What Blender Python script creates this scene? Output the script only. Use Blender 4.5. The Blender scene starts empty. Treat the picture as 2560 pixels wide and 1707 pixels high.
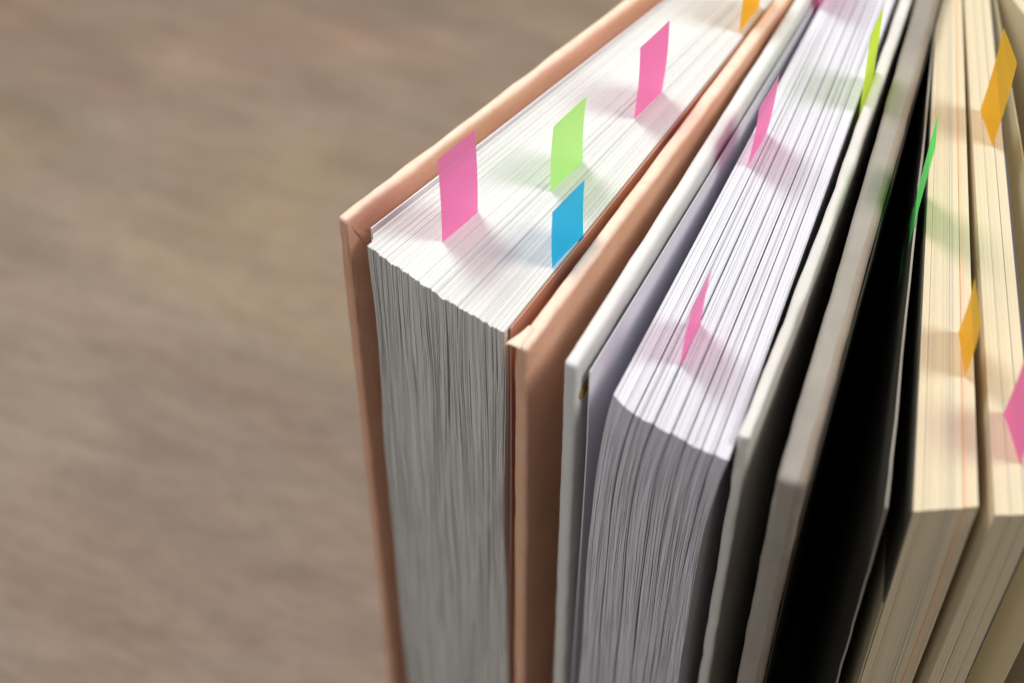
import bpy, bmesh, math, random
from mathutils import Vector, Matrix, noise
random.seed(11)
sc = bpy.context.scene
col = sc.collection
MM = 0.001

# ------------------------------------------------------------------ camera
cam_d = bpy.data.cameras.new("Camera")
cam = bpy.data.objects.new("Camera", cam_d)
col.objects.link(cam)
cam.location = (0, 0, 0.2648)
cam.rotation_euler = (math.radians(90 - 49.102), 0, 0)
cam_d.sensor_width = 36.0
cam_d.lens = 59.66
cam_d.clip_start = 0.02
cam_d.clip_end = 20
cam_d.dof.use_dof = True
cam_d.dof.focus_distance = 0.370
cam_d.dof.aperture_fstop = 7.6
cam_d.dof.aperture_blades = 0
sc.camera = cam

# ------------------------------------------------------------------ light
world = bpy.data.worlds.new("World")
sc.world = world
world.use_nodes = True
bg = world.node_tree.nodes["Background"]
bg.inputs[0].default_value = (0.93, 0.96, 1.0, 1)
bg.inputs[1].default_value = 0.075


def area_light(name, direction, dist, size, power, color, target=(0.02, 0.25, 0.0)):
    d = bpy.data.lights.new(name, 'AREA')
    d.shape = 'DISK'
    d.size = size
    d.energy = power
    d.color = color
    o = bpy.data.objects.new(name, d)
    v = Vector(direction).normalized()
    o.location = Vector(target) + v * dist
    o.rotation_euler = v.to_track_quat('Z', 'Y').to_euler()
    col.objects.link(o)
    return o


az, el = math.radians(122), math.radians(50)
area_light("key_light", (math.cos(az) * math.cos(el), math.sin(az) * math.cos(el), math.sin(el)),
           0.75, 0.26, 3.9, (1.0, 0.975, 0.94))
az2, el2 = math.radians(-10), math.radians(52)
area_light("right_light", (math.cos(az2) * math.cos(el2), math.sin(az2) * math.cos(el2), math.sin(el2)),
           0.8, 0.30, 4.3, (1.0, 0.98, 0.95))
# soft low fill lamp added front left, reaching page fronts but not the gaps
az3, el3 = math.radians(236), math.radians(24)
area_light("front_fill", (math.cos(az3) * math.cos(el3), math.sin(az3) * math.cos(el3), math.sin(el3)),
           1.3, 0.6, 4.2, (0.95, 0.985, 1.0))
# wide soft fill lamp added above and a little behind the books
area_light("soft_overhead_fill", (-0.25, 0.25, 1.0), 1.3, 0.9, 4.5, (0.95, 0.98, 1.0))

sc.render.engine = 'CYCLES'
sc.view_settings.view_transform = 'Standard'
sc.view_settings.look = 'None'
sc.view_settings.exposure = 0.06
sc.view_settings.gamma = 1.0
sc.cycles.max_bounces = 10
sc.cycles.diffuse_bounces = 6


# ------------------------------------------------------------------ materials
def new_mat(name):
    m = bpy.data.materials.new(name)
    m.use_nodes = True
    nt = m.node_tree
    p = nt.nodes["Principled BSDF"]
    return m, nt, p


def N(nt, t, **kw):
    n = nt.nodes.new(t)
    for k, v in kw.items():
        setattr(n, k, v)
    return n


def ramp(nt, fac, stops):
    r = N(nt, 'ShaderNodeValToRGB')
    e = r.color_ramp.elements
    while len(e) < len(stops):
        e.new(0.5)
    for i, (p, c) in enumerate(stops):
        e[i].position = p
        e[i].color = (*c, 1)
    nt.links.new(fac, r.inputs[0])
    return r.outputs[0]


def noise_tex(nt, scale, detail=4, rough=0.55, vec=None, dist=0.0):
    n = N(nt, 'ShaderNodeTexNoise')
    n.inputs['Scale'].default_value = scale
    n.inputs['Detail'].default_value = detail
    n.inputs['Roughness'].default_value = rough
    n.inputs['Distortion'].default_value = dist
    if vec is not None:
        nt.links.new(vec, n.inputs['Vector'])
    return n


def world_pos(nt):
    return N(nt, 'ShaderNodeNewGeometry').outputs['Position']


def mapped(nt, scale=(1, 1, 1), rot=(0, 0, 0)):
    mp = N(nt, 'ShaderNodeMapping')
    mp.inputs['Scale'].default_value = scale
    mp.inputs['Rotation'].default_value = rot
    nt.links.new(world_pos(nt), mp.inputs['Vector'])
    return mp.outputs[0]


def add_bump(nt, p, h, strength, dist):
    b = N(nt, 'ShaderNodeBump')
    b.inputs['Strength'].default_value = strength
    b.inputs['Distance'].default_value = dist
    nt.links.new(h, b.inputs['Height'])
    nt.links.new(b.outputs[0], p.inputs['Normal'])


def mix_col(nt, fac, a, b, mode='MIX'):
    m = N(nt, 'ShaderNodeMix', data_type='RGBA', blend_type=mode)
    for sock, v in ((m.inputs[0], fac), (m.inputs[6], a), (m.inputs[7], b)):
        if isinstance(v, (int, float)):
            sock.default_value = v
        elif isinstance(v, tuple):
            sock.default_value = (*v, 1)
        else:
            nt.links.new(v, sock)
    return m.outputs[2]


def paper_mat(name, lo, hi, spec=0.25):
    """page stock: every leaf a hair different, faint fibre mottling"""
    m, nt, p = new_mat(name)
    g = N(nt, 'ShaderNodeNewGeometry')
    c = ramp(nt, g.outputs['Random Per Island'], [(0.0, lo), (0.35, hi), (1.0, hi)])
    n = noise_tex(nt, 900, 3, 0.6, world_pos(nt))
    c2 = ramp(nt, n.outputs[0], [(0.25, (0.97, 0.97, 0.97)), (0.7, (1, 1, 1))])
    out = mix_col(nt, 1.0, c, c2, 'MULTIPLY')
    nt.links.new(out, p.inputs['Base Color'])
    p.inputs['Roughness'].default_value = 0.62
    p.inputs['Specular IOR Level'].default_value = spec
    return m


def cover_mat(name, c1, c2, rough=0.6, spec=0.3, bump=0.25, scale=1.0, wear=None, edge=None):
    m, nt, p = new_mat(name)
    n = noise_tex(nt, 60 * scale, 5, 0.6, world_pos(nt))
    c = ramp(nt, n.outputs[0], [(0.3, c1), (0.7, c2)])
    if wear:
        w = noise_tex(nt, 420 * scale, 4, 0.75, world_pos(nt))
        wf = ramp(nt, w.outputs[0], [(0.62, (0, 0, 0)), (0.72, (1, 1, 1))])
        mm = N(nt, 'ShaderNodeMath', operation='MULTIPLY')
        nt.links.new(wf, mm.inputs[0])
        mm.inputs[1].default_value = 0.5
        c = mix_col(nt, mm.outputs[0], c, wear)
    nt.links.new(c, p.inputs['Base Color'])
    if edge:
        # bright lit rim along the board's top edge, painted into the colour
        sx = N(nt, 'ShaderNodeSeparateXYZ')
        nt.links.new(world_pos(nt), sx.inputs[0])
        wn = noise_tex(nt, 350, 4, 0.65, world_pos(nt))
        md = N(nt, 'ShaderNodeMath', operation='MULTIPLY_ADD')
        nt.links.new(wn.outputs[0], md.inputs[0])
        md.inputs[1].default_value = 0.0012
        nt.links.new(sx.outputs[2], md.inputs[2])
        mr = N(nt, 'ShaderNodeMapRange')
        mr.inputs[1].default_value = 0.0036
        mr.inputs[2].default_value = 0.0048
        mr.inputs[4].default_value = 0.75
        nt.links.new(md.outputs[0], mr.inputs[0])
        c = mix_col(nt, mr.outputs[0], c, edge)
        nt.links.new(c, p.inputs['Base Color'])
    f = noise_tex(nt, 2600 * scale, 4, 0.7, world_pos(nt))
    g = noise_tex(nt, 500 * scale, 3, 0.6, world_pos(nt))
    ad = N(nt, 'ShaderNodeMath', operation='MULTIPLY_ADD')
    nt.links.new(g.outputs[0], ad.inputs[0])
    ad.inputs[1].default_value = 1.4
    nt.links.new(f.outputs[0], ad.inputs[2])
    add_bump(nt, p, ad.outputs[0], bump, 0.00025)
    p.inputs['Roughness'].default_value = rough
    p.inputs['Specular IOR Level'].default_value = spec
    return m


M = {}
M['paper'] = paper_mat('white_paper', (0.66, 0.665, 0.64), (0.735, 0.735, 0.715))
M['paper_cool'] = paper_mat('cool_white_paper', (0.67, 0.655, 0.72), (0.76, 0.75, 0.80))
M['fly'] = paper_mat('flyleaf_paper', (0.78, 0.76, 0.78), (0.80, 0.78, 0.80))
M['cream'] = paper_mat('cream_paper', (0.63, 0.525, 0.36), (0.715, 0.61, 0.425))
def translucent(m, c, f):
    nt = m.node_tree
    p = nt.nodes["Principled BSDF"]
    t = N(nt, 'ShaderNodeBsdfTranslucent')
    t.inputs[0].default_value = (*c, 1)
    mx = N(nt, 'ShaderNodeMixShader')
    mx.inputs[0].default_value = f
    nt.links.new(p.outputs[0], mx.inputs[1])
    nt.links.new(t.outputs[0], mx.inputs[2])
    nt.links.new(mx.outputs[0], nt.nodes['Material Output'].inputs[0])
    return m


M['cream_leaf'] = paper_mat('cream_leaf_paper', (0.78, 0.71, 0.52), (0.80, 0.73, 0.54))
translucent(M['cream_leaf'], (0.88, 0.80, 0.58), 0.5)
M['grey_edge'] = paper_mat('grey_edged_paper', (0.42, 0.38, 0.30), (0.62, 0.56, 0.44))
M['orange_edge'] = paper_mat('orange_edged_paper', (0.80, 0.42, 0.24), (0.85, 0.58, 0.38))
M['dark_edge'] = paper_mat('dark_edged_paper', (0.05, 0.045, 0.07), (0.09, 0.08, 0.11))
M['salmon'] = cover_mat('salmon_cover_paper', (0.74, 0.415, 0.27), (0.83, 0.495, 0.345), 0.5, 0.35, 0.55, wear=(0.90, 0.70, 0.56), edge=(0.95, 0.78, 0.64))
M['salmon_end'] = cover_mat('salmon_endpaper', (0.52, 0.27, 0.19), (0.58, 0.31, 0.22), 0.7, 0.2, 0.1)
M['white_cloth'] = cover_mat('white_cover_paper', (0.655, 0.66, 0.635), (0.71, 0.71, 0.69), 0.6, 0.3, 0.25)
M['worn_white'] = cover_mat('worn_white_cover_paper', (0.60, 0.575, 0.53), (0.70, 0.675, 0.63), 0.6, 0.3, 0.4)
M['grey_cloth'] = cover_mat('greyish_cover_cloth', (0.26, 0.235, 0.20), (0.37, 0.335, 0.29), 0.65, 0.3, 0.7, 0.6)
M['grey_board'] = cover_mat('taupe_cover_inside', (0.25, 0.205, 0.16), (0.31, 0.26, 0.21), 0.7, 0.2, 0.4)
M['black'] = cover_mat('black_endpaper', (0.060, 0.054, 0.042), (0.08, 0.072, 0.058), 0.38, 0.5, 0.2)
M['ochre'] = cover_mat('ochre_tape', (0.26, 0.15, 0.02), (0.36, 0.21, 0.03), 0.55, 0.3, 0.1)
M['red_fold'] = cover_mat('red_brown_board', (0.42, 0.09, 0.03), (0.5, 0.13, 0.05), 0.8, 0.1, 0.2)


def tab_mat(name, c, tr=0.55, clear=0.20):
    m, nt, p = new_mat(name)
    p.inputs['Base Color'].default_value = (*c, 1)
    p.inputs['Roughness'].default_value = 0.38
    p.inputs['Specular IOR Level'].default_value = 0.2
    t = N(nt, 'ShaderNodeBsdfTranslucent')
    t.inputs[0].default_value = (*c, 1)
    mx = N(nt, 'ShaderNodeMixShader')
    mx.inputs[0].default_value = tr
    nt.links.new(p.outputs[0], mx.inputs[1])
    nt.links.new(t.outputs[0], mx.inputs[2])
    # a little light passes straight through the coloured film
    tp = N(nt, 'ShaderNodeBsdfTransparent')
    tp.inputs[0].default_value = (*[x ** 2.2 for x in c], 1)
    mx2 = N(nt, 'ShaderNodeMixShader')
    mx2.inputs[0].default_value = clear
    nt.links.new(mx.outputs[0], mx2.inputs[1])
    nt.links.new(tp.outputs[0], mx2.inputs[2])
    nt.links.new(mx2.outputs[0], nt.nodes['Material Output'].inputs[0])
    return m


M['t_pink'] = tab_mat('neon_pink_film', (1.0, 0.30, 0.61))
M['t_green'] = tab_mat('neon_green_film', (0.62, 1.0, 0.36))
M['t_lime'] = tab_mat('neon_lime_film', (0.76, 1.0, 0.09))
M['t_blue'] = tab_mat('neon_blue_film', (0.05, 0.62, 0.94))
M['t_orange'] = tab_mat('neon_orange_film', (1.0, 0.60, 0.05))
M['t_bgreen'] = tab_mat('bright_green_film', (0.22, 1.0, 0.26))


def wood_mat():
    m, nt, p = new_mat('table_wood')
    rot = N(nt, 'ShaderNodeVectorRotate', rotation_type='Z_AXIS')
    rot.inputs['Angle'].default_value = math.radians(21)
    nt.links.new(world_pos(nt), rot.inputs['Vector'])

    def stretched(sx, sy):
        mp = N(nt, 'ShaderNodeMapping')
        mp.inputs['Scale'].default_value = (sx, sy, 8)
        nt.links.new(rot.outputs[0], mp.inputs['Vector'])
        return mp.outputs[0]
    broad = noise_tex(nt, 1.0, 3, 0.55, stretched(3.2, 9), 0.8)
    patch = noise_tex(nt, 1.0, 3, 0.5, stretched(9, 20), 0.5)
    grain = noise_tex(nt, 1.0, 5, 0.6, stretched(16, 80), 0.8)
    fine = noise_tex(nt, 1.6, 8, 0.75, stretched(60, 300), 0.3)
    c = ramp(nt, grain.outputs[0], [(0.25, (0.250, 0.184, 0.134)), (0.50, (0.318, 0.241, 0.180)), (0.75, (0.375, 0.290, 0.220))])
    tint = ramp(nt, broad.outputs[0], [(0.32, (1.05, 0.94, 0.90)), (0.50, (0.97, 0.96, 0.96)), (0.68, (1.04, 1.0, 0.87))])
    c = mix_col(nt, 1.0, c, tint, 'MULTIPLY')
    pt_ = ramp(nt, patch.outputs[0], [(0.3, (0.80, 0.80, 0.82)), (0.6, (1.04, 1.03, 1.0))])
    c = mix_col(nt, 0.7, c, pt_, 'MULTIPLY')
    f = ramp(nt, fine.outputs[0], [(0.34, (0.52, 0.50, 0.50)), (0.52, (1, 1, 1))])
    c = mix_col(nt, 0.5, c, f, 'MULTIPLY')
    nt.links.new(c, p.inputs['Base Color'])
    r = ramp(nt, fine.outputs[0], [(0.3, (0.6, 0.6, 0.6)), (0.7, (0.42, 0.42, 0.42))])
    nt.links.new(r, p.inputs['Roughness'])
    add_bump(nt, p, fine.outputs[0], 0.35, 0.001)
    return m


M['wood'] = wood_mat()


# ------------------------------------------------------------------ helpers
def link(name, me, mat=None, parent=None):
    o = bpy.data.objects.new(name, me)
    col.objects.link(o)
    if mat:
        for m in (mat if isinstance(mat, (list, tuple)) else [mat]):
            me.materials.append(m)
    if parent:
        o.parent = parent
    return o


def thing(name, label, cat, loc=(0, 0, 0), group=None):
    o = bpy.data.objects.new(name, None)
    o.empty_display_size = 0.02
    col.objects.link(o)
    o.location = loc
    o['label'] = label
    o['category'] = cat
    if group:
        o['group'] = group
    return o


def lerp(a, b, t):
    return a + (b - a) * t


def poly_at(pts, t):
    """point at parameter t in 0..1 on an evenly parameterised polyline"""
    if len(pts) == 1:
        return Vector(pts[0])
    x = max(0.0, min(1.0, t)) * (len(pts) - 1)
    i = min(int(x), len(pts) - 2)
    return Vector(pts[i]).lerp(Vector(pts[i + 1]), x - i)


def slab(name, p0, p1, t, z_top, z_bot, mat, parent, side=1, r=1.1, nu=26, nv=34, bow=0.0, bowpos=0.45,
         wave=0.12, wseed=0.0, zslope=0.0, zwave=0.0, front_shift=None, matfn=None):
    """a cover board standing from front point p0 to spine point p1 (mm, in plan); thickness t grows to `side`"""
    p0 = Vector((*p0, 0)); p1 = Vector((*p1, 0))
    d = (p1 - p0); L = d.length; d.normalize()
    n = Vector((d.y, -d.x, 0)) * side
    H = z_top - z_bot
    bm = bmesh.new()
    bmesh.ops.create_cube(bm, size=1.0)
    bmesh.ops.transform(bm, matrix=Matrix.Translation((L / 2, t / 2, -H / 2)) @ Matrix.Diagonal((L, t, H, 1)), verts=bm.verts)
    if r > 0:
        bmesh.ops.bevel(bm, geom=list(bm.edges), offset=min(r, t * 0.49), segments=4, profile=0.5, affect='EDGES')
    rr = min(r, t * 0.49)
    us = [rr + 0.6 + (L - 2 * rr - 1.2) * (k / nu) ** 1.5 for k in range(nu + 1)]
    vs = [rr + 0.6 + (H - 2 * rr - 1.2) * (k / nv) ** 1.5 for k in range(nv + 1)]
    for u in us:
        bmesh.ops.bisect_plane(bm, geom=bm.verts[:] + bm.edges[:] + bm.faces[:], plane_co=(u, 0, 0), plane_no=(1, 0, 0))
    for v in vs:
        bmesh.ops.bisect_plane(bm, geom=bm.verts[:] + bm.edges[:] + bm.faces[:], plane_co=(0, 0, -v), plane_no=(0, 0, 1))
    if matfn:
        bm.normal_update()
        for f in bm.faces:
            f.material_index = matfn(f.calc_center_median(), f.normal)
    for v in bm.verts:
        u, w, z = v.co
        bw = bow * math.sin(math.pi * min(1, (u / L) ** (math.log(0.5) / math.log(bowpos))))
        nz = noise.noise(Vector((u * 0.11, w * 0.35, z * 0.11)) + Vector((wseed, 3.1, 1.7)))
        nz2 = noise.noise(Vector((u * 0.35 + 9, w * 0.5, z * 0.33)) + Vector((wseed, 0, 0)))
        off = wave * (nz * 2.0 + nz2 * 0.9)
        edge_f = math.exp(-u / 2.0)
        edge_t = math.exp(z / 2.0)
        du = wave * 1.6 * edge_f * noise.noise(Vector((wseed + 5, w * 0.4, z * 0.22)))
        dz = (wave * 1.0 + zwave) * edge_t * noise.noise(Vector((u * 0.16, w * 0.4, wseed + 8)))
        q = p0 + d * (u + du) + n * (w + bw + off)
        q.z = z_top + z + dz + zslope * u
        v.co = q * MM
    bmesh.ops.recalc_face_normals(bm, faces=bm.faces)
    for f in bm.faces:
        f.smooth = True
    me = bpy.data.meshes.new(name)
    bm.to_mesh(me); bm.free()
    return link(name, me, mat, parent)


def page_section(name, parent, front, spine, t0, t1, z_top, height, mats, nleaf, seed,
                 gap=0.12, wave=(), recess=0.12, zj=0.06, lens_u=0.0, nu=9, nv=26, bulge=0.0,
                 shift=None, tint=None, round_front=0.0, bigevery=0, strand=0.0):
    """one gathering of leaves; every leaf is a real thin sheet.  front / spine: polylines (mm) across the block"""
    rnd = random.Random(seed)
    verts, faces, midx = [], [], []
    w = [1.0 + rnd.random() * 0.25 for _ in range(nleaf)]
    g = []
    for i in range(nleaf - 1):
        x = rnd.random()
        g.append(gap * (0.25 + 2.4 * x ** 5))
        if bigevery and rnd.random() < 1.0 / bigevery:
            g[-1] += gap * (2.0 + 2.5 * rnd.random())
    tot = sum(w) + sum(g)
    pos = 0.0
    slow = 0.0
    for i in range(nleaf):
        a = pos / tot; b = (pos + w[i]) / tot
        pos += w[i] + (g[i] if i < nleaf - 1 else 0)
        ta = lerp(t0, t1, a); tb = lerp(t0, t1, b)
        slow = slow * 0.75 + rnd.gauss(0, 1) * 0.5
        rec = recess * (0.55 * slow + rnd.gauss(0, 0.55))
        if round_front:
            m = (a + b) / 2 * 2 - 1
            rec += round_front * m * m
        dz = zj * (0.5 * slow + rnd.gauss(0, 0.6))
        mi = 0
        if tint:
            mi = tint((ta + tb) / 2, rnd)
        base = len(verts)
        for side in (0, 1):
            t = ta if side == 0 else tb
            F = poly_at(front, t); S = poly_at(spine, t)
            d = (S - F); L = d.length; d.normalize()
            n = Vector((d.y, -d.x))
            for iu in range(nu + 1):
                u = (iu / nu) ** 1.4
                for iv in range(nv + 1):
                    v = (iv / nv) ** 1.25
                    z = -height * v
                    off = 0.0
                    k = (1 - u) ** 2
                    for (amp, ft, fv, ph) in wave:
                        env = min(1.0, v * 9.0)
                        off += amp * k * env * math.sin(6.2832 * (ft * t + fv * v + ph))
                    if strand:
                        e1 = min(1.0, v * 14.0) * k
                        off += strand * e1 * noise.noise(Vector((i * 0.42 + seed * 7.3, v * 7.0, 0.5)))
                        off += strand * 0.5 * e1 * noise.noise(Vector((i * 0.9 + seed * 3.3, v * 19.0, 4.5)))
                    off += bulge * math.sin(math.pi * u) * (t - 0.5) * 2
                    q = F + d * (rec + (L - rec) * u) + n * off
                    if shift:
                        s = shift(t, v)
                        q = q + Vector(s) * (1 - u)
                    verts.append((q.x * MM, q.y * MM, (z_top + dz + z) * MM))
        W = nv + 1
        cnt = (nu + 1) * W
        for iu in range(nu):
            for iv in range(nv):
                p = base + iu * W + iv
                faces.append((p, p + 1, p + W + 1, p + W)); midx.append(mi)
                q = p + cnt
                faces.append((q, q + W, q + W + 1, q + 1)); midx.append(mi)
        for iu in range(nu):  # top and bottom edges
            p = base + iu * W
            faces.append((p, p + W, p + W + cnt, p + cnt)); midx.append(mi)
            p = base + iu * W + nv
            faces.append((p, p + cnt, p + W + cnt, p + W)); midx.append(mi)
        for iv in range(nv):  # fore edge and spine edge
            p = base + iv
            faces.append((p, p + cnt, p + 1 + cnt, p + 1)); midx.append(mi)
            p = base + nu * W + iv
            faces.append((p, p + 1, p + 1 + cnt, p + cnt)); midx.append(mi)
    me = bpy.data.meshes.new(name)
    me.from_pydata(verts, [], faces)
    me.polygons.foreach_set('material_index', midx)
    me.update()
    o = link(name, me, mats, parent)
    return o


def tab(label, p, ang, w, h, below, mat, tilt=(0, 0), back=0.0, curl=0.0, group='sticky index tabs on the books', z0=0.0):
    """index tab: base front corner p (mm), running along ang; stands h above z0 and goes `below` under it"""
    d = Vector((math.cos(math.radians(ang)), math.sin(math.radians(ang)), 0))
    n = Vector((d.y, -d.x, 0))
    bm = bmesh.new()
    nu_, nv_ = 6, 14
    grid = {}
    th = 0.0
    for s in (0,):
        for i in range(nu_ + 1):
            for j in range(nv_ + 1):
                u = w * i / nu_
                z = -below + (h + below) * j / nv_
                k = max(0.0, z) / max(h, 1e-6)
                q = Vector((p[0], p[1], 0)) + d * u + n * (s * th) + n * (tilt[0] * k) + d * (tilt[1] * k)
                q += n * (curl * (math.sin(math.pi * k) if z > 0 else 0)) + n * 0.25 * curl * math.sin(math.pi * u / w)
                q.z = z0 + z
                grid[s, i, j] = bm.verts.new(q * MM)
    for i in range(nu_):
        for j in range(nv_):
            bm.faces.new([grid[0, i, j], grid[0, i + 1, j], grid[0, i + 1, j + 1], grid[0, i, j + 1]])
    bmesh.ops.recalc_face_normals(bm, faces=bm.faces)
    base = Vector((p[0], p[1], z0)) * MM
    for v in bm.verts:
        v.co -= base
    for f in bm.faces:
        f.smooth = True
    me = bpy.data.meshes.new('sticky_tab')
    bm.to_mesh(me); bm.free()
    o = link('sticky_tab', me, mat)
    o.location = base
    o['label'] = label
    o['category'] = 'sticky tab'
    o['group'] = group
    return o


def local(parent):
    """after building in world coordinates, keep children where they stand when the empty is not at the origin"""
    for ch in parent.children:
        ch.matrix_parent_inverse = Matrix.Translation(parent.location).inverted()
        for g in ch.children:
            g.matrix_parent_inverse = Matrix.Identity(4)


def up_dir(p0, ang, L):
    return (p0[0] + math.cos(math.radians(ang)) * L, p0[1] + math.sin(math.radians(ang)) * L)


# ------------------------------------------------------------------ table
TZ = -222.0
bm = bmesh.new()
bmesh.ops.create_cube(bm, size=1.0)
bmesh.ops.transform(bm, matrix=Matrix.Translation((0.1, 0.5, TZ * MM - 0.015)) @ Matrix.Diagonal((2.6, 1.8, 0.03, 1)), verts=bm.verts)
me = bpy.data.meshes.new('table'); bm.to_mesh(me); bm.free()
tb = link('table', me, M['wood'])
tb['kind'] = 'structure'

# ------------------------------------------------------------------ salmon book
A = thing('hardcover_book', 'thick book in salmon pink hardcover with white pages, leftmost on the table', 'book',
          (0.0, 0.24, TZ * MM), 'hardcover books standing on the table')
aL0 = (-38.3, 262.0); aLd = 49.0; aLL = 142
aR0 = (0.3, 224.9); aRd = 60.3; aRL = 138
aL1 = up_dir(aL0, aLd, aLL); aR1 = up_dir(aR0, aRd, aRL)
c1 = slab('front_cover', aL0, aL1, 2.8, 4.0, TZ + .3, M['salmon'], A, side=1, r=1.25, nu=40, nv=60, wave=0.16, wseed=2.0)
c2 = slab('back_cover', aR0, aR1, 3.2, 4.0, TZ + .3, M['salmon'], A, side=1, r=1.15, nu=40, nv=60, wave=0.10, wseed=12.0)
# spine board between the two back ends
dR = Vector((math.cos(math.radians(aRd)), math.sin(math.radians(aRd)))); nR = Vector((dR.y, -dR.x))
sR = (aR1[0] + nR.x * 3.0, aR1[1] + nR.y * 3.0)
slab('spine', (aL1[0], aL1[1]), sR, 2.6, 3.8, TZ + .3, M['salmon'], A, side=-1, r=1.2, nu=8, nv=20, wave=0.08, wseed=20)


def flap(name, pts, base, d, n, off0, thick, mat, parent):
    """small folded piece lying on an inner cover face: pts = (along, down, lift) in mm from the board's top front corner"""
    bm = bmesh.new()
    lo, hi = [], []
    for (a, dn, lift) in pts:
        q = Vector((base[0], base[1], 0)) + d * a + n * off0
        q.z = base[2] - dn
        lo.append(bm.verts.new(q * MM))
        hi.append(bm.verts.new((q + n * (thick + lift)) * MM))
    bm.faces.new(lo); bm.faces.new(hi[::-1])
    k = len(pts)
    for i in range(k):
        bm.faces.new([lo[i], hi[i], hi[(i + 1) % k], lo[(i + 1) % k]])
    bmesh.ops.recalc_face_normals(bm, faces=bm.faces)
    bmesh.ops.bevel(bm, geom=list(bm.edges), offset=0.00012, segments=2, affect='EDGES')
    me = bpy.data.meshes.new(name); bm.to_mesh(me); bm.free()
    return link(name, me, mat, parent)


dA = Vector((math.cos(math.radians(aLd)), math.sin(math.radians(aLd)), 0)); nA = Vector((dA.y, -dA.x, 0))
# turned-in paper of the front edge and the mitred tuck at the corner
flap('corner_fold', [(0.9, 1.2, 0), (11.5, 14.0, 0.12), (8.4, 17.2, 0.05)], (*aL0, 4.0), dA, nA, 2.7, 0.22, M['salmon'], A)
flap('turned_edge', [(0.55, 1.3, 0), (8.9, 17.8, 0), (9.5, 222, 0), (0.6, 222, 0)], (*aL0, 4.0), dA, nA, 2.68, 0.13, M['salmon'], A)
# flyleaves by the front cover
A_front = [(-31.4, 256.8), (-27.5, 253.1), (-23.0, 249.0), (-18.6, 244.9), (-14.5, 241.2), (-10.2, 238.0), (-6.0, 234.9), (-1.7, 231.7)]
A_spine = [(58.5, 363.5), (62.0, 359.0), (65.3, 354.0), (66.6, 349.0), (67.2, 345.3)]
# gatherings of leaves
nsec = 14
rA = random.Random(5)
cuts = [0.0]
for i in range(nsec):
    cuts.append(cuts[-1] + 0.75 + rA.random() * 0.6)
cuts = [c / cuts[-1] for c in cuts]
waveA = ((0.42, 2.3, 1.3, 0.1), (0.16, 5.1, -2.1, 0.4), (0.07, 9.0, 3.3, 0.7), (0.05, 13.0, 5.0, 0.2))
sect_gap = 0.0016
for i in range(nsec):
    t0, t1 = cuts[i] + (0.0008 + sect_gap * rA.random() if i else 0), cuts[i + 1] - 0.001 - sect_gap * rA.random()
    o = page_section('page_section', A, A_front, A_spine, t0, t1, 0.0 + rA.uniform(-0.12, 0.12), 217.5, M['paper'],
                     max(8, int(round((t1 - t0) * 165))), 100 + i, gap=0.14, wave=waveA, recess=0.17, zj=0.045,
                     round_front=0.22, nu=9, nv=48, bigevery=4, strand=0.36)
page_section('flyleaf', A, [(-31.0, 261.7), (-30.8, 261.5)], [(57.6, 364.1), (57.8, 363.9)], 0, 1, 0.4, 217, M['fly'], 1, 7, nu=10, nv=16)
page_section('page_section', A, [(-30.2, 260.4), (-30.6, 257.8)], [(57.9, 363.9), (58.4, 363.5)], 0, 1, 0.05, 217, M['paper'], 10, 8,
             gap=0.25, recess=0.25, zj=0.08, nu=10, nv=30, bigevery=3, strand=0.4)
# salmon endpaper clinging to the last leaf
page_section('endpaper', A, [(-0.45, 233.1), (-0.2, 232.95)], [(67.45, 345.1), (67.7, 344.9)], 0, 1, -0.1, 217.3, M['salmon_end'], 1, 9,
             wave=((0.1, 0, 1.2, 0.1),), nu=10, nv=30)
# little curled lip of covering paper on the back cover's top front corner
dB_ = Vector((math.cos(math.radians(aRd)), math.sin(math.radians(aRd)), 0)); nB_ = Vector((dB_.y, -dB_.x, 0))
bm = bmesh.new()
prof = [(-2.7, -1.3), (-2.1, -0.45), (-1.6, 0.1), (-0.6, 0.35), (0.4, 0.35), (1.4, 0.1)]
rows = []
for j, a in enumerate((-0.35, 0.5, 1.5, 2.6, 4.0, 6.0)):
    shrink = (1.0, 0.96, 0.8, 0.58, 0.34, 0.12)[j]
    row = []
    for (x, z) in prof:
        q = Vector((*aR0, 0)) + dB_ * a + nB_ * (x * (shrink if x < 0 else 1) + 0.3)
        q.z = 4.0 + z * (1 if x > -1 else shrink)
        row.append((bm.verts.new(q * MM), bm.verts.new((q + Vector((0, 0, -0.35)) + nB_ * 0.1) * MM)))
    rows.append(row)
for j in range(len(rows) - 1):
    for i in range(len(prof) - 1):
        for s in (0, 1):
            bm.faces.new([rows[j][i][s], rows[j][i + 1][s], rows[j + 1][i + 1][s], rows[j + 1][i][s]])
for j in (0, len(rows) - 1):
    for i in range(len(prof) - 1):
        bm.faces.new([rows[j][i][0], rows[j][i + 1][0], rows[j][i + 1][1], rows[j][i][1]])
for j in range(len(rows) - 1):
    for i in (0, len(prof) - 1):
        bm.faces.new([rows[j][i][0], rows[j + 1][i][0], rows[j + 1][i][1], rows[j][i][1]])
bmesh.ops.recalc_face_normals(bm, faces=bm.faces)
for f in bm.faces:
    f.smooth = True
me = bpy.data.meshes.new('paper_lip'); bm.to_mesh(me); bm.free()
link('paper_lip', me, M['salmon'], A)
local(A)

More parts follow.
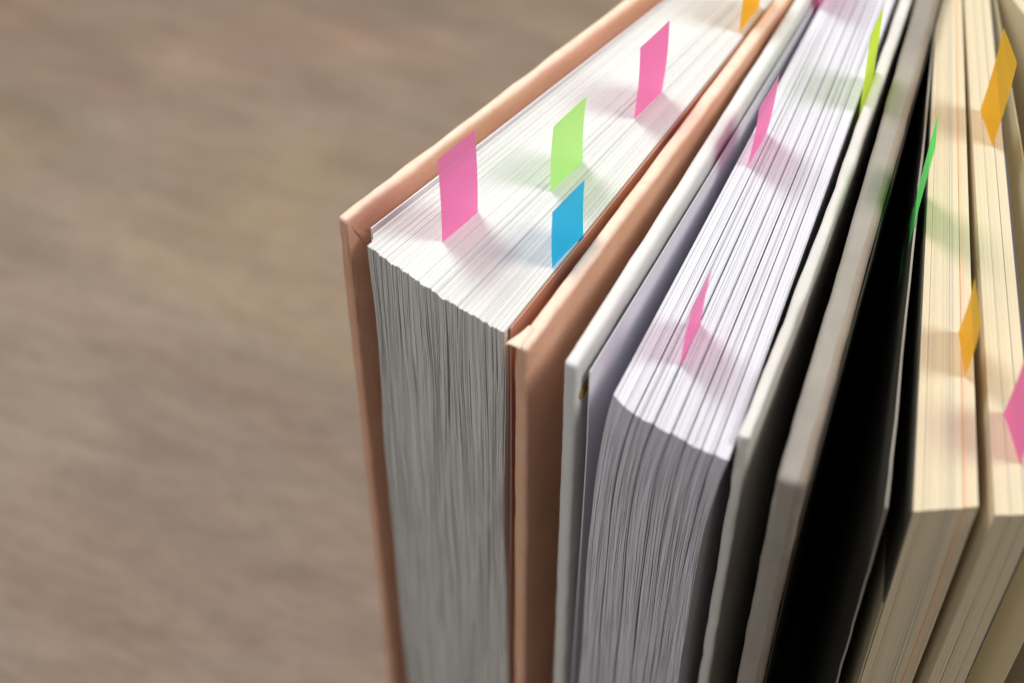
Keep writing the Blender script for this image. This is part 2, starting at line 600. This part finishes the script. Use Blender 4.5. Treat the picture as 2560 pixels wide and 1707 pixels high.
# ------------------------------------------------------------------ white book
B = thing('hardcover_book', 'white hardcover book with cool white pages, in the middle of the three books', 'book',
          (0.045, 0.24, TZ * MM), 'hardcover books standing on the table')
bL0 = (10.3, 220.5); bLd = 63.1; bL1 = up_dir(bL0, bLd, 152)
bR0 = (43.9, 202.6); bRd = 69.1; bR1 = up_dir(bR0, bRd, 157)
slab('front_cover', bL0, bL1, 3.2, 4.0, TZ + .3, M['white_cloth'], B, side=1, r=1.2, nu=40, nv=60, wave=0.09, wseed=31)
slab('back_cover', bR0, bR1, 2.6, 3.2, TZ + .3, M['worn_white'], B, side=1, r=1.0, nu=44, nv=60, wave=0.15, wseed=44, bow=0.9, zwave=0.3)
slab('spine', bL1, (bR1[0] + 2.6, bR1[1] - 1.0), 2.4, 3.4, TZ + .3, M['white_cloth'], B, side=-1, r=1.1, nu=8, nv=20, wave=0.05, wseed=51)
# scraps of ochre glue showing between cover and flyleaf
for (z0_, z1_, du_) in ((-5.0, -8.5, 0.9),):
    bm = bmesh.new()
    dd = Vector((math.cos(math.radians(bLd)), math.sin(math.radians(bLd)), 0)); nn = Vector((dd.y, -dd.x, 0))
    rows = []
    for k in range(13):
        kk = k / 12
        e = math.sin(math.pi * kk) ** 0.8 * du_
        z = lerp(z0_, z1_, kk)
        row = []
        for (uu, ww) in ((2.3 - e, 3.0), (8.0, 3.0), (8.0, 3.25), (2.3 - e, 3.25)):
            q = Vector((*bL0, 0)) + dd * uu + nn * (ww + 0.25)
            q.z = z
            row.append(bm.verts.new(q * MM))
        rows.append(row)
    for k in range(12):
        for i in range(4):
            bm.faces.new([rows[k][i], rows[k][(i + 1) % 4], rows[k + 1][(i + 1) % 4], rows[k + 1][i]])
    bm.faces.new(rows[0]); bm.faces.new(rows[-1][::-1])
    bmesh.ops.recalc_face_normals(bm, faces=bm.faces)
    me = bpy.data.meshes.new('glue_strip'); bm.to_mesh(me); bm.free()
    link('glue_strip', me, M['ochre'], B)
page_section('flyleaf', B, [(15.7, 221.2), (15.95, 221.05)], [(81.6, 353.2), (81.8, 353.1)], 0, 1, 0.2, 217.5, M['paper_cool'], 1, 17,
             wave=((0.3, 0, 0.8, 0.2),), nu=12, nv=30)
B_front = [(20.3, 215.0), (24.0, 210.3), (28.2, 207.4), (32.0, 204.8), (35.6, 202.2), (39.0, 200.3), (42.2, 198.5)]
B_spine = [(82.6, 352.6), (87.0, 350.5), (92.6, 348.4), (97.6, 347.2)]
waveB = ((0.35, 1.2, 0.9, 0.3), (0.10, 5.0, -2.0, 0.1), (0.05, 11.0, 4.0, 0.5))
secB = [0.0, 0.175, 0.325, 0.475, 0.60, 0.735, 0.855, 1.0]
rB = random.Random(9)
for i in range(7):
    t0 = secB[i] + (0.006 if i else 0)
    t1 = secB[i + 1] - 0.006
    page_section('page_section', B, B_front, B_spine, t0, t1, rB.uniform(-0.15, 0.15), 217.5, M['paper_cool'],
                 int((t1 - t0) * 150), 300 + i, gap=0.17, wave=waveB, recess=0.08, zj=0.06, round_front=0.25,
                 shift=lambda t, v: (-3.2 * (1 - math.exp(-v * 217.5 / 17.0)), 0.0),
                 nu=9, nv=44, bigevery=6, strand=0.26)
local(B)

# ------------------------------------------------------------------ cream book
C = thing('hardcover_book', 'grey white hardcover book with black endpapers and fanned cream pages, rightmost', 'book',
          (0.085, 0.24, TZ * MM), 'hardcover books standing on the table')
cL0 = (50.2, 191.4); cLd = 71.3; cL1 = up_dir(cL0, cLd, 172)
slab('front_cover', cL0, cL1, 5.7, 4.2, TZ + .3, [M['grey_cloth'], M['grey_board']], C, side=1, r=1.7, nu=44, nv=60, wave=0.11, wseed=71,
     matfn=lambda co, no: 1 if co.y > 3.9 else 0)
dC = Vector((math.cos(math.radians(cLd)), math.sin(math.radians(cLd)))); nC = Vector((dC.y, -dC.x))
pd = (cL0[0] + nC.x * 5.85 + dC.x * 4, cL0[1] + nC.y * 5.85 + dC.y * 4)
slab('pastedown', pd, up_dir(pd, cLd, 164), 0.3, 1.2, TZ + 4, M['black'], C, side=1, r=0, nu=20, nv=30, wave=0.1, wseed=71)


def sheet_faces(co, no):
    return 1 if abs(no.y) > 0.6 else 0


e0 = (71.0, 187.4)
slab('endpaper', e0, up_dir(e0, 77.2, 166), 0.5, 0.2, TZ + 4, [M['grey_cloth'], M['black']], C, side=1, r=0.12, nu=24, nv=34,
     wave=0.1, wseed=90, matfn=sheet_faces)


# first page: black band across its top 31 mm, cream below
def band(co, no):
    return 1 if co.z > -31.0 else 0


f0 = (75.7, 186.6)
fo = slab('first_page', f0, up_dir(f0, 79.0, 166), 0.22, 0.0, TZ + 4, [M['cream_leaf'], M['black']], C, side=1, r=0, nu=22, nv=80,
          wave=0.05, wseed=95, matfn=band)
fo['label'] = 'cream first page with a black band across its top'


def tintC(t, r):
    x = r.random()
    if x < 0.10:
        return 1
    if x < 0.17:
        return 2
    return 0


C1_front = [(76.2, 186.6), (82.5, 187.2), (88.8, 187.9)]
C1_spine = [(107.6, 350.0), (110.3, 350.5), (113.8, 351.0)]
waveC = ((0.25, 1.0, 0.7, 0.3), (0.08, 4.0, -1.6, 0.1), (0.05, 8.0, 3.0, 0.6))
mc = [M['cream'], M['grey_edge'], M['orange_edge'], M['dark_edge']]


def explicit(lst, base=0.06):
    def f(t, r):
        for a, b, m in lst:
            if a < t < b:
                return m
        return 1 if r.random() < base else 0
    return f


cutsC = [(0.0, 0.14), (0.15, 0.56), (0.57, 0.77), (0.78, 1.0)]
tC = explicit([(0.50, 0.53, 1), (0.60, 0.62, 1), (0.775, 0.80, 2), (0.815, 0.83, 2)])
for i, (a, b) in enumerate(cutsC):
    page_section('page_section', C, C1_front, C1_spine, a, b, (-0.0, 0.05, -0.1, 0.0)[i], 217.5, mc, max(6, int((b - a) * 78)),
                 500 + i, gap=0.09, wave=waveC, recess=0.06, zj=0.04, nu=9, nv=36, tint=tC,
                 shift=lambda t, v: (-2.2 * t * v, 0.0))
C2_front = [(91.6, 185.8), (96.0, 186.0), (100.3, 186.2)]
C2_spine = [(114.3, 351.0), (117.5, 351.2), (121.0, 351.5)]
tC2 = explicit([(0.36, 0.39, 1), (0.66, 0.69, 1), (0.95, 1.0, 3)], 0.08)
for i, (a, b) in enumerate([(0.0, 0.33), (0.345, 0.66), (0.67, 1.0)]):
    page_section('page_section', C, C2_front, C2_spine, a, b, (0.0, -0.1, 0.05)[i], 217.5, mc, max(6, int((b - a) * 58)),
                 520 + i, gap=0.10, wave=waveC, recess=0.06, zj=0.04, nu=9, nv=36, tint=tC2,
                 shift=lambda t, v: (-(3.6 + 1.0 * t) * v, 0.0))
C3_front = [(168.0, 199.0), (174.0, 202.0), (180.0, 205.0)]
C3_spine = [(122.5, 351.6), (126.0, 352.0), (131.0, 352.4)]
page_section('leaf', C, [(108.8, 186.0), (109.0, 186.0)], [(121.6, 351.6), (121.8, 351.6)], 0, 1, 0.0, 217.5, M['cream_leaf'], 1, 540,
             shift=lambda t, v: (-6.5 * v, 0.0), nu=9, nv=20)
page_section('page_section', C, C3_front, C3_spine, 0, 1, 0.0, 217.5, mc, 60, 541, gap=0.1, wave=waveC, recess=0.06, zj=0.04,
             nu=9, nv=30, tint=tC2, shift=lambda t, v: (-2.0 * v, 0.0))
cR1 = (134.5, 353.0); cR0 = (192.0, 199.0)
slab('back_cover', cR0, cR1, 3.4, 4.2, TZ + .3, M['grey_cloth'], C, side=1, r=1.2, nu=20, nv=30, wave=0.15, wseed=101)
slab('spine', cL1, (cR1[0] + 3.4, cR1[1]), 2.6, 4.0, TZ + .3, M['grey_cloth'], C, side=-1, r=1.1, nu=8, nv=20, wave=0.05, wseed=111)
local(C)

# ------------------------------------------------------------------ sticky tabs
tab('bright pink sticky tab nearest the front corner of the salmon book', (-15.2, 257.9), 50.5, 12.0, 24.2, 5, M['t_pink'], tilt=(-0.3, 0), curl=0.25)
tab('light green sticky tab standing in the pages of the salmon book', (8.7, 273.6), 52.7, 12.2, 19.6, 5, M['t_green'], tilt=(0.3, 0), curl=-0.4)
tab('blue sticky tab on the salmon book, beside its right cover', (8.6, 250.2), 54.5, 12.0, 16.6, 5, M['t_blue'], tilt=(-0.3, 0), curl=-0.2)
tab('pink sticky tab farther back on the salmon book, behind the light green one', (28.3, 297.6), 53.6, 12.0, 21.5, 5, M['t_pink'], tilt=(0.4, 0), curl=0.4)
tab('orange sticky tab at the top edge of the photo, in the salmon book', (55.6, 329.2), 60.0, 12.0, 22.0, 5, M['t_orange'], tilt=(-0.3, 0))
tab('pale pink sticky tab at the left side of the white book pages, half way back', (53.2, 281.7), 63.5, 12.4, 18.0, 5, M['t_pink'], tilt=(0.9, 0), curl=0.3)
tab('lime yellow sticky tab at the right side of the white book pages', (81.2, 300.0), 67.5, 12.2, 22.5, 5, M['t_lime'], tilt=(-1.0, 0))
tab('narrow edge-on pink sticky tab near the front of the white book', (34.3, 223.0), 65.8, 12.2, 17.0, 5, M['t_pink'], tilt=(0.9, 0), curl=-0.2)
tab('magenta sticky tab at the top edge of the photo, in the white book', (76.0, 339.0), 64.0, 12.0, 16.0, 5, M['t_pink'])
tab('bright green sticky tab stuck on the black endpaper of the cream book', (88.0, 262.3), 77.2, 12.0, 23.5, 21, M['t_bgreen'], tilt=(0.3, 0))
tab('lower orange sticky tab in the first section of the cream book', (91.7, 219.7), 86.0, 12.2, 16.5, 3, M['t_orange'], tilt=(0, 0), curl=0.3)
tab('upper orange sticky tab in the cream book, near its back', (110.1, 288.4), 93.0, 12.2, 24.5, 3, M['t_orange'], tilt=(0.2, 0), curl=0.3)
tab('pink sticky tab at the right edge of the photo, in the cream book', (98.6, 198.0), 93.0, 12.6, 22.0, 3, M['t_pink'], tilt=(0.2, 0), curl=0.3)
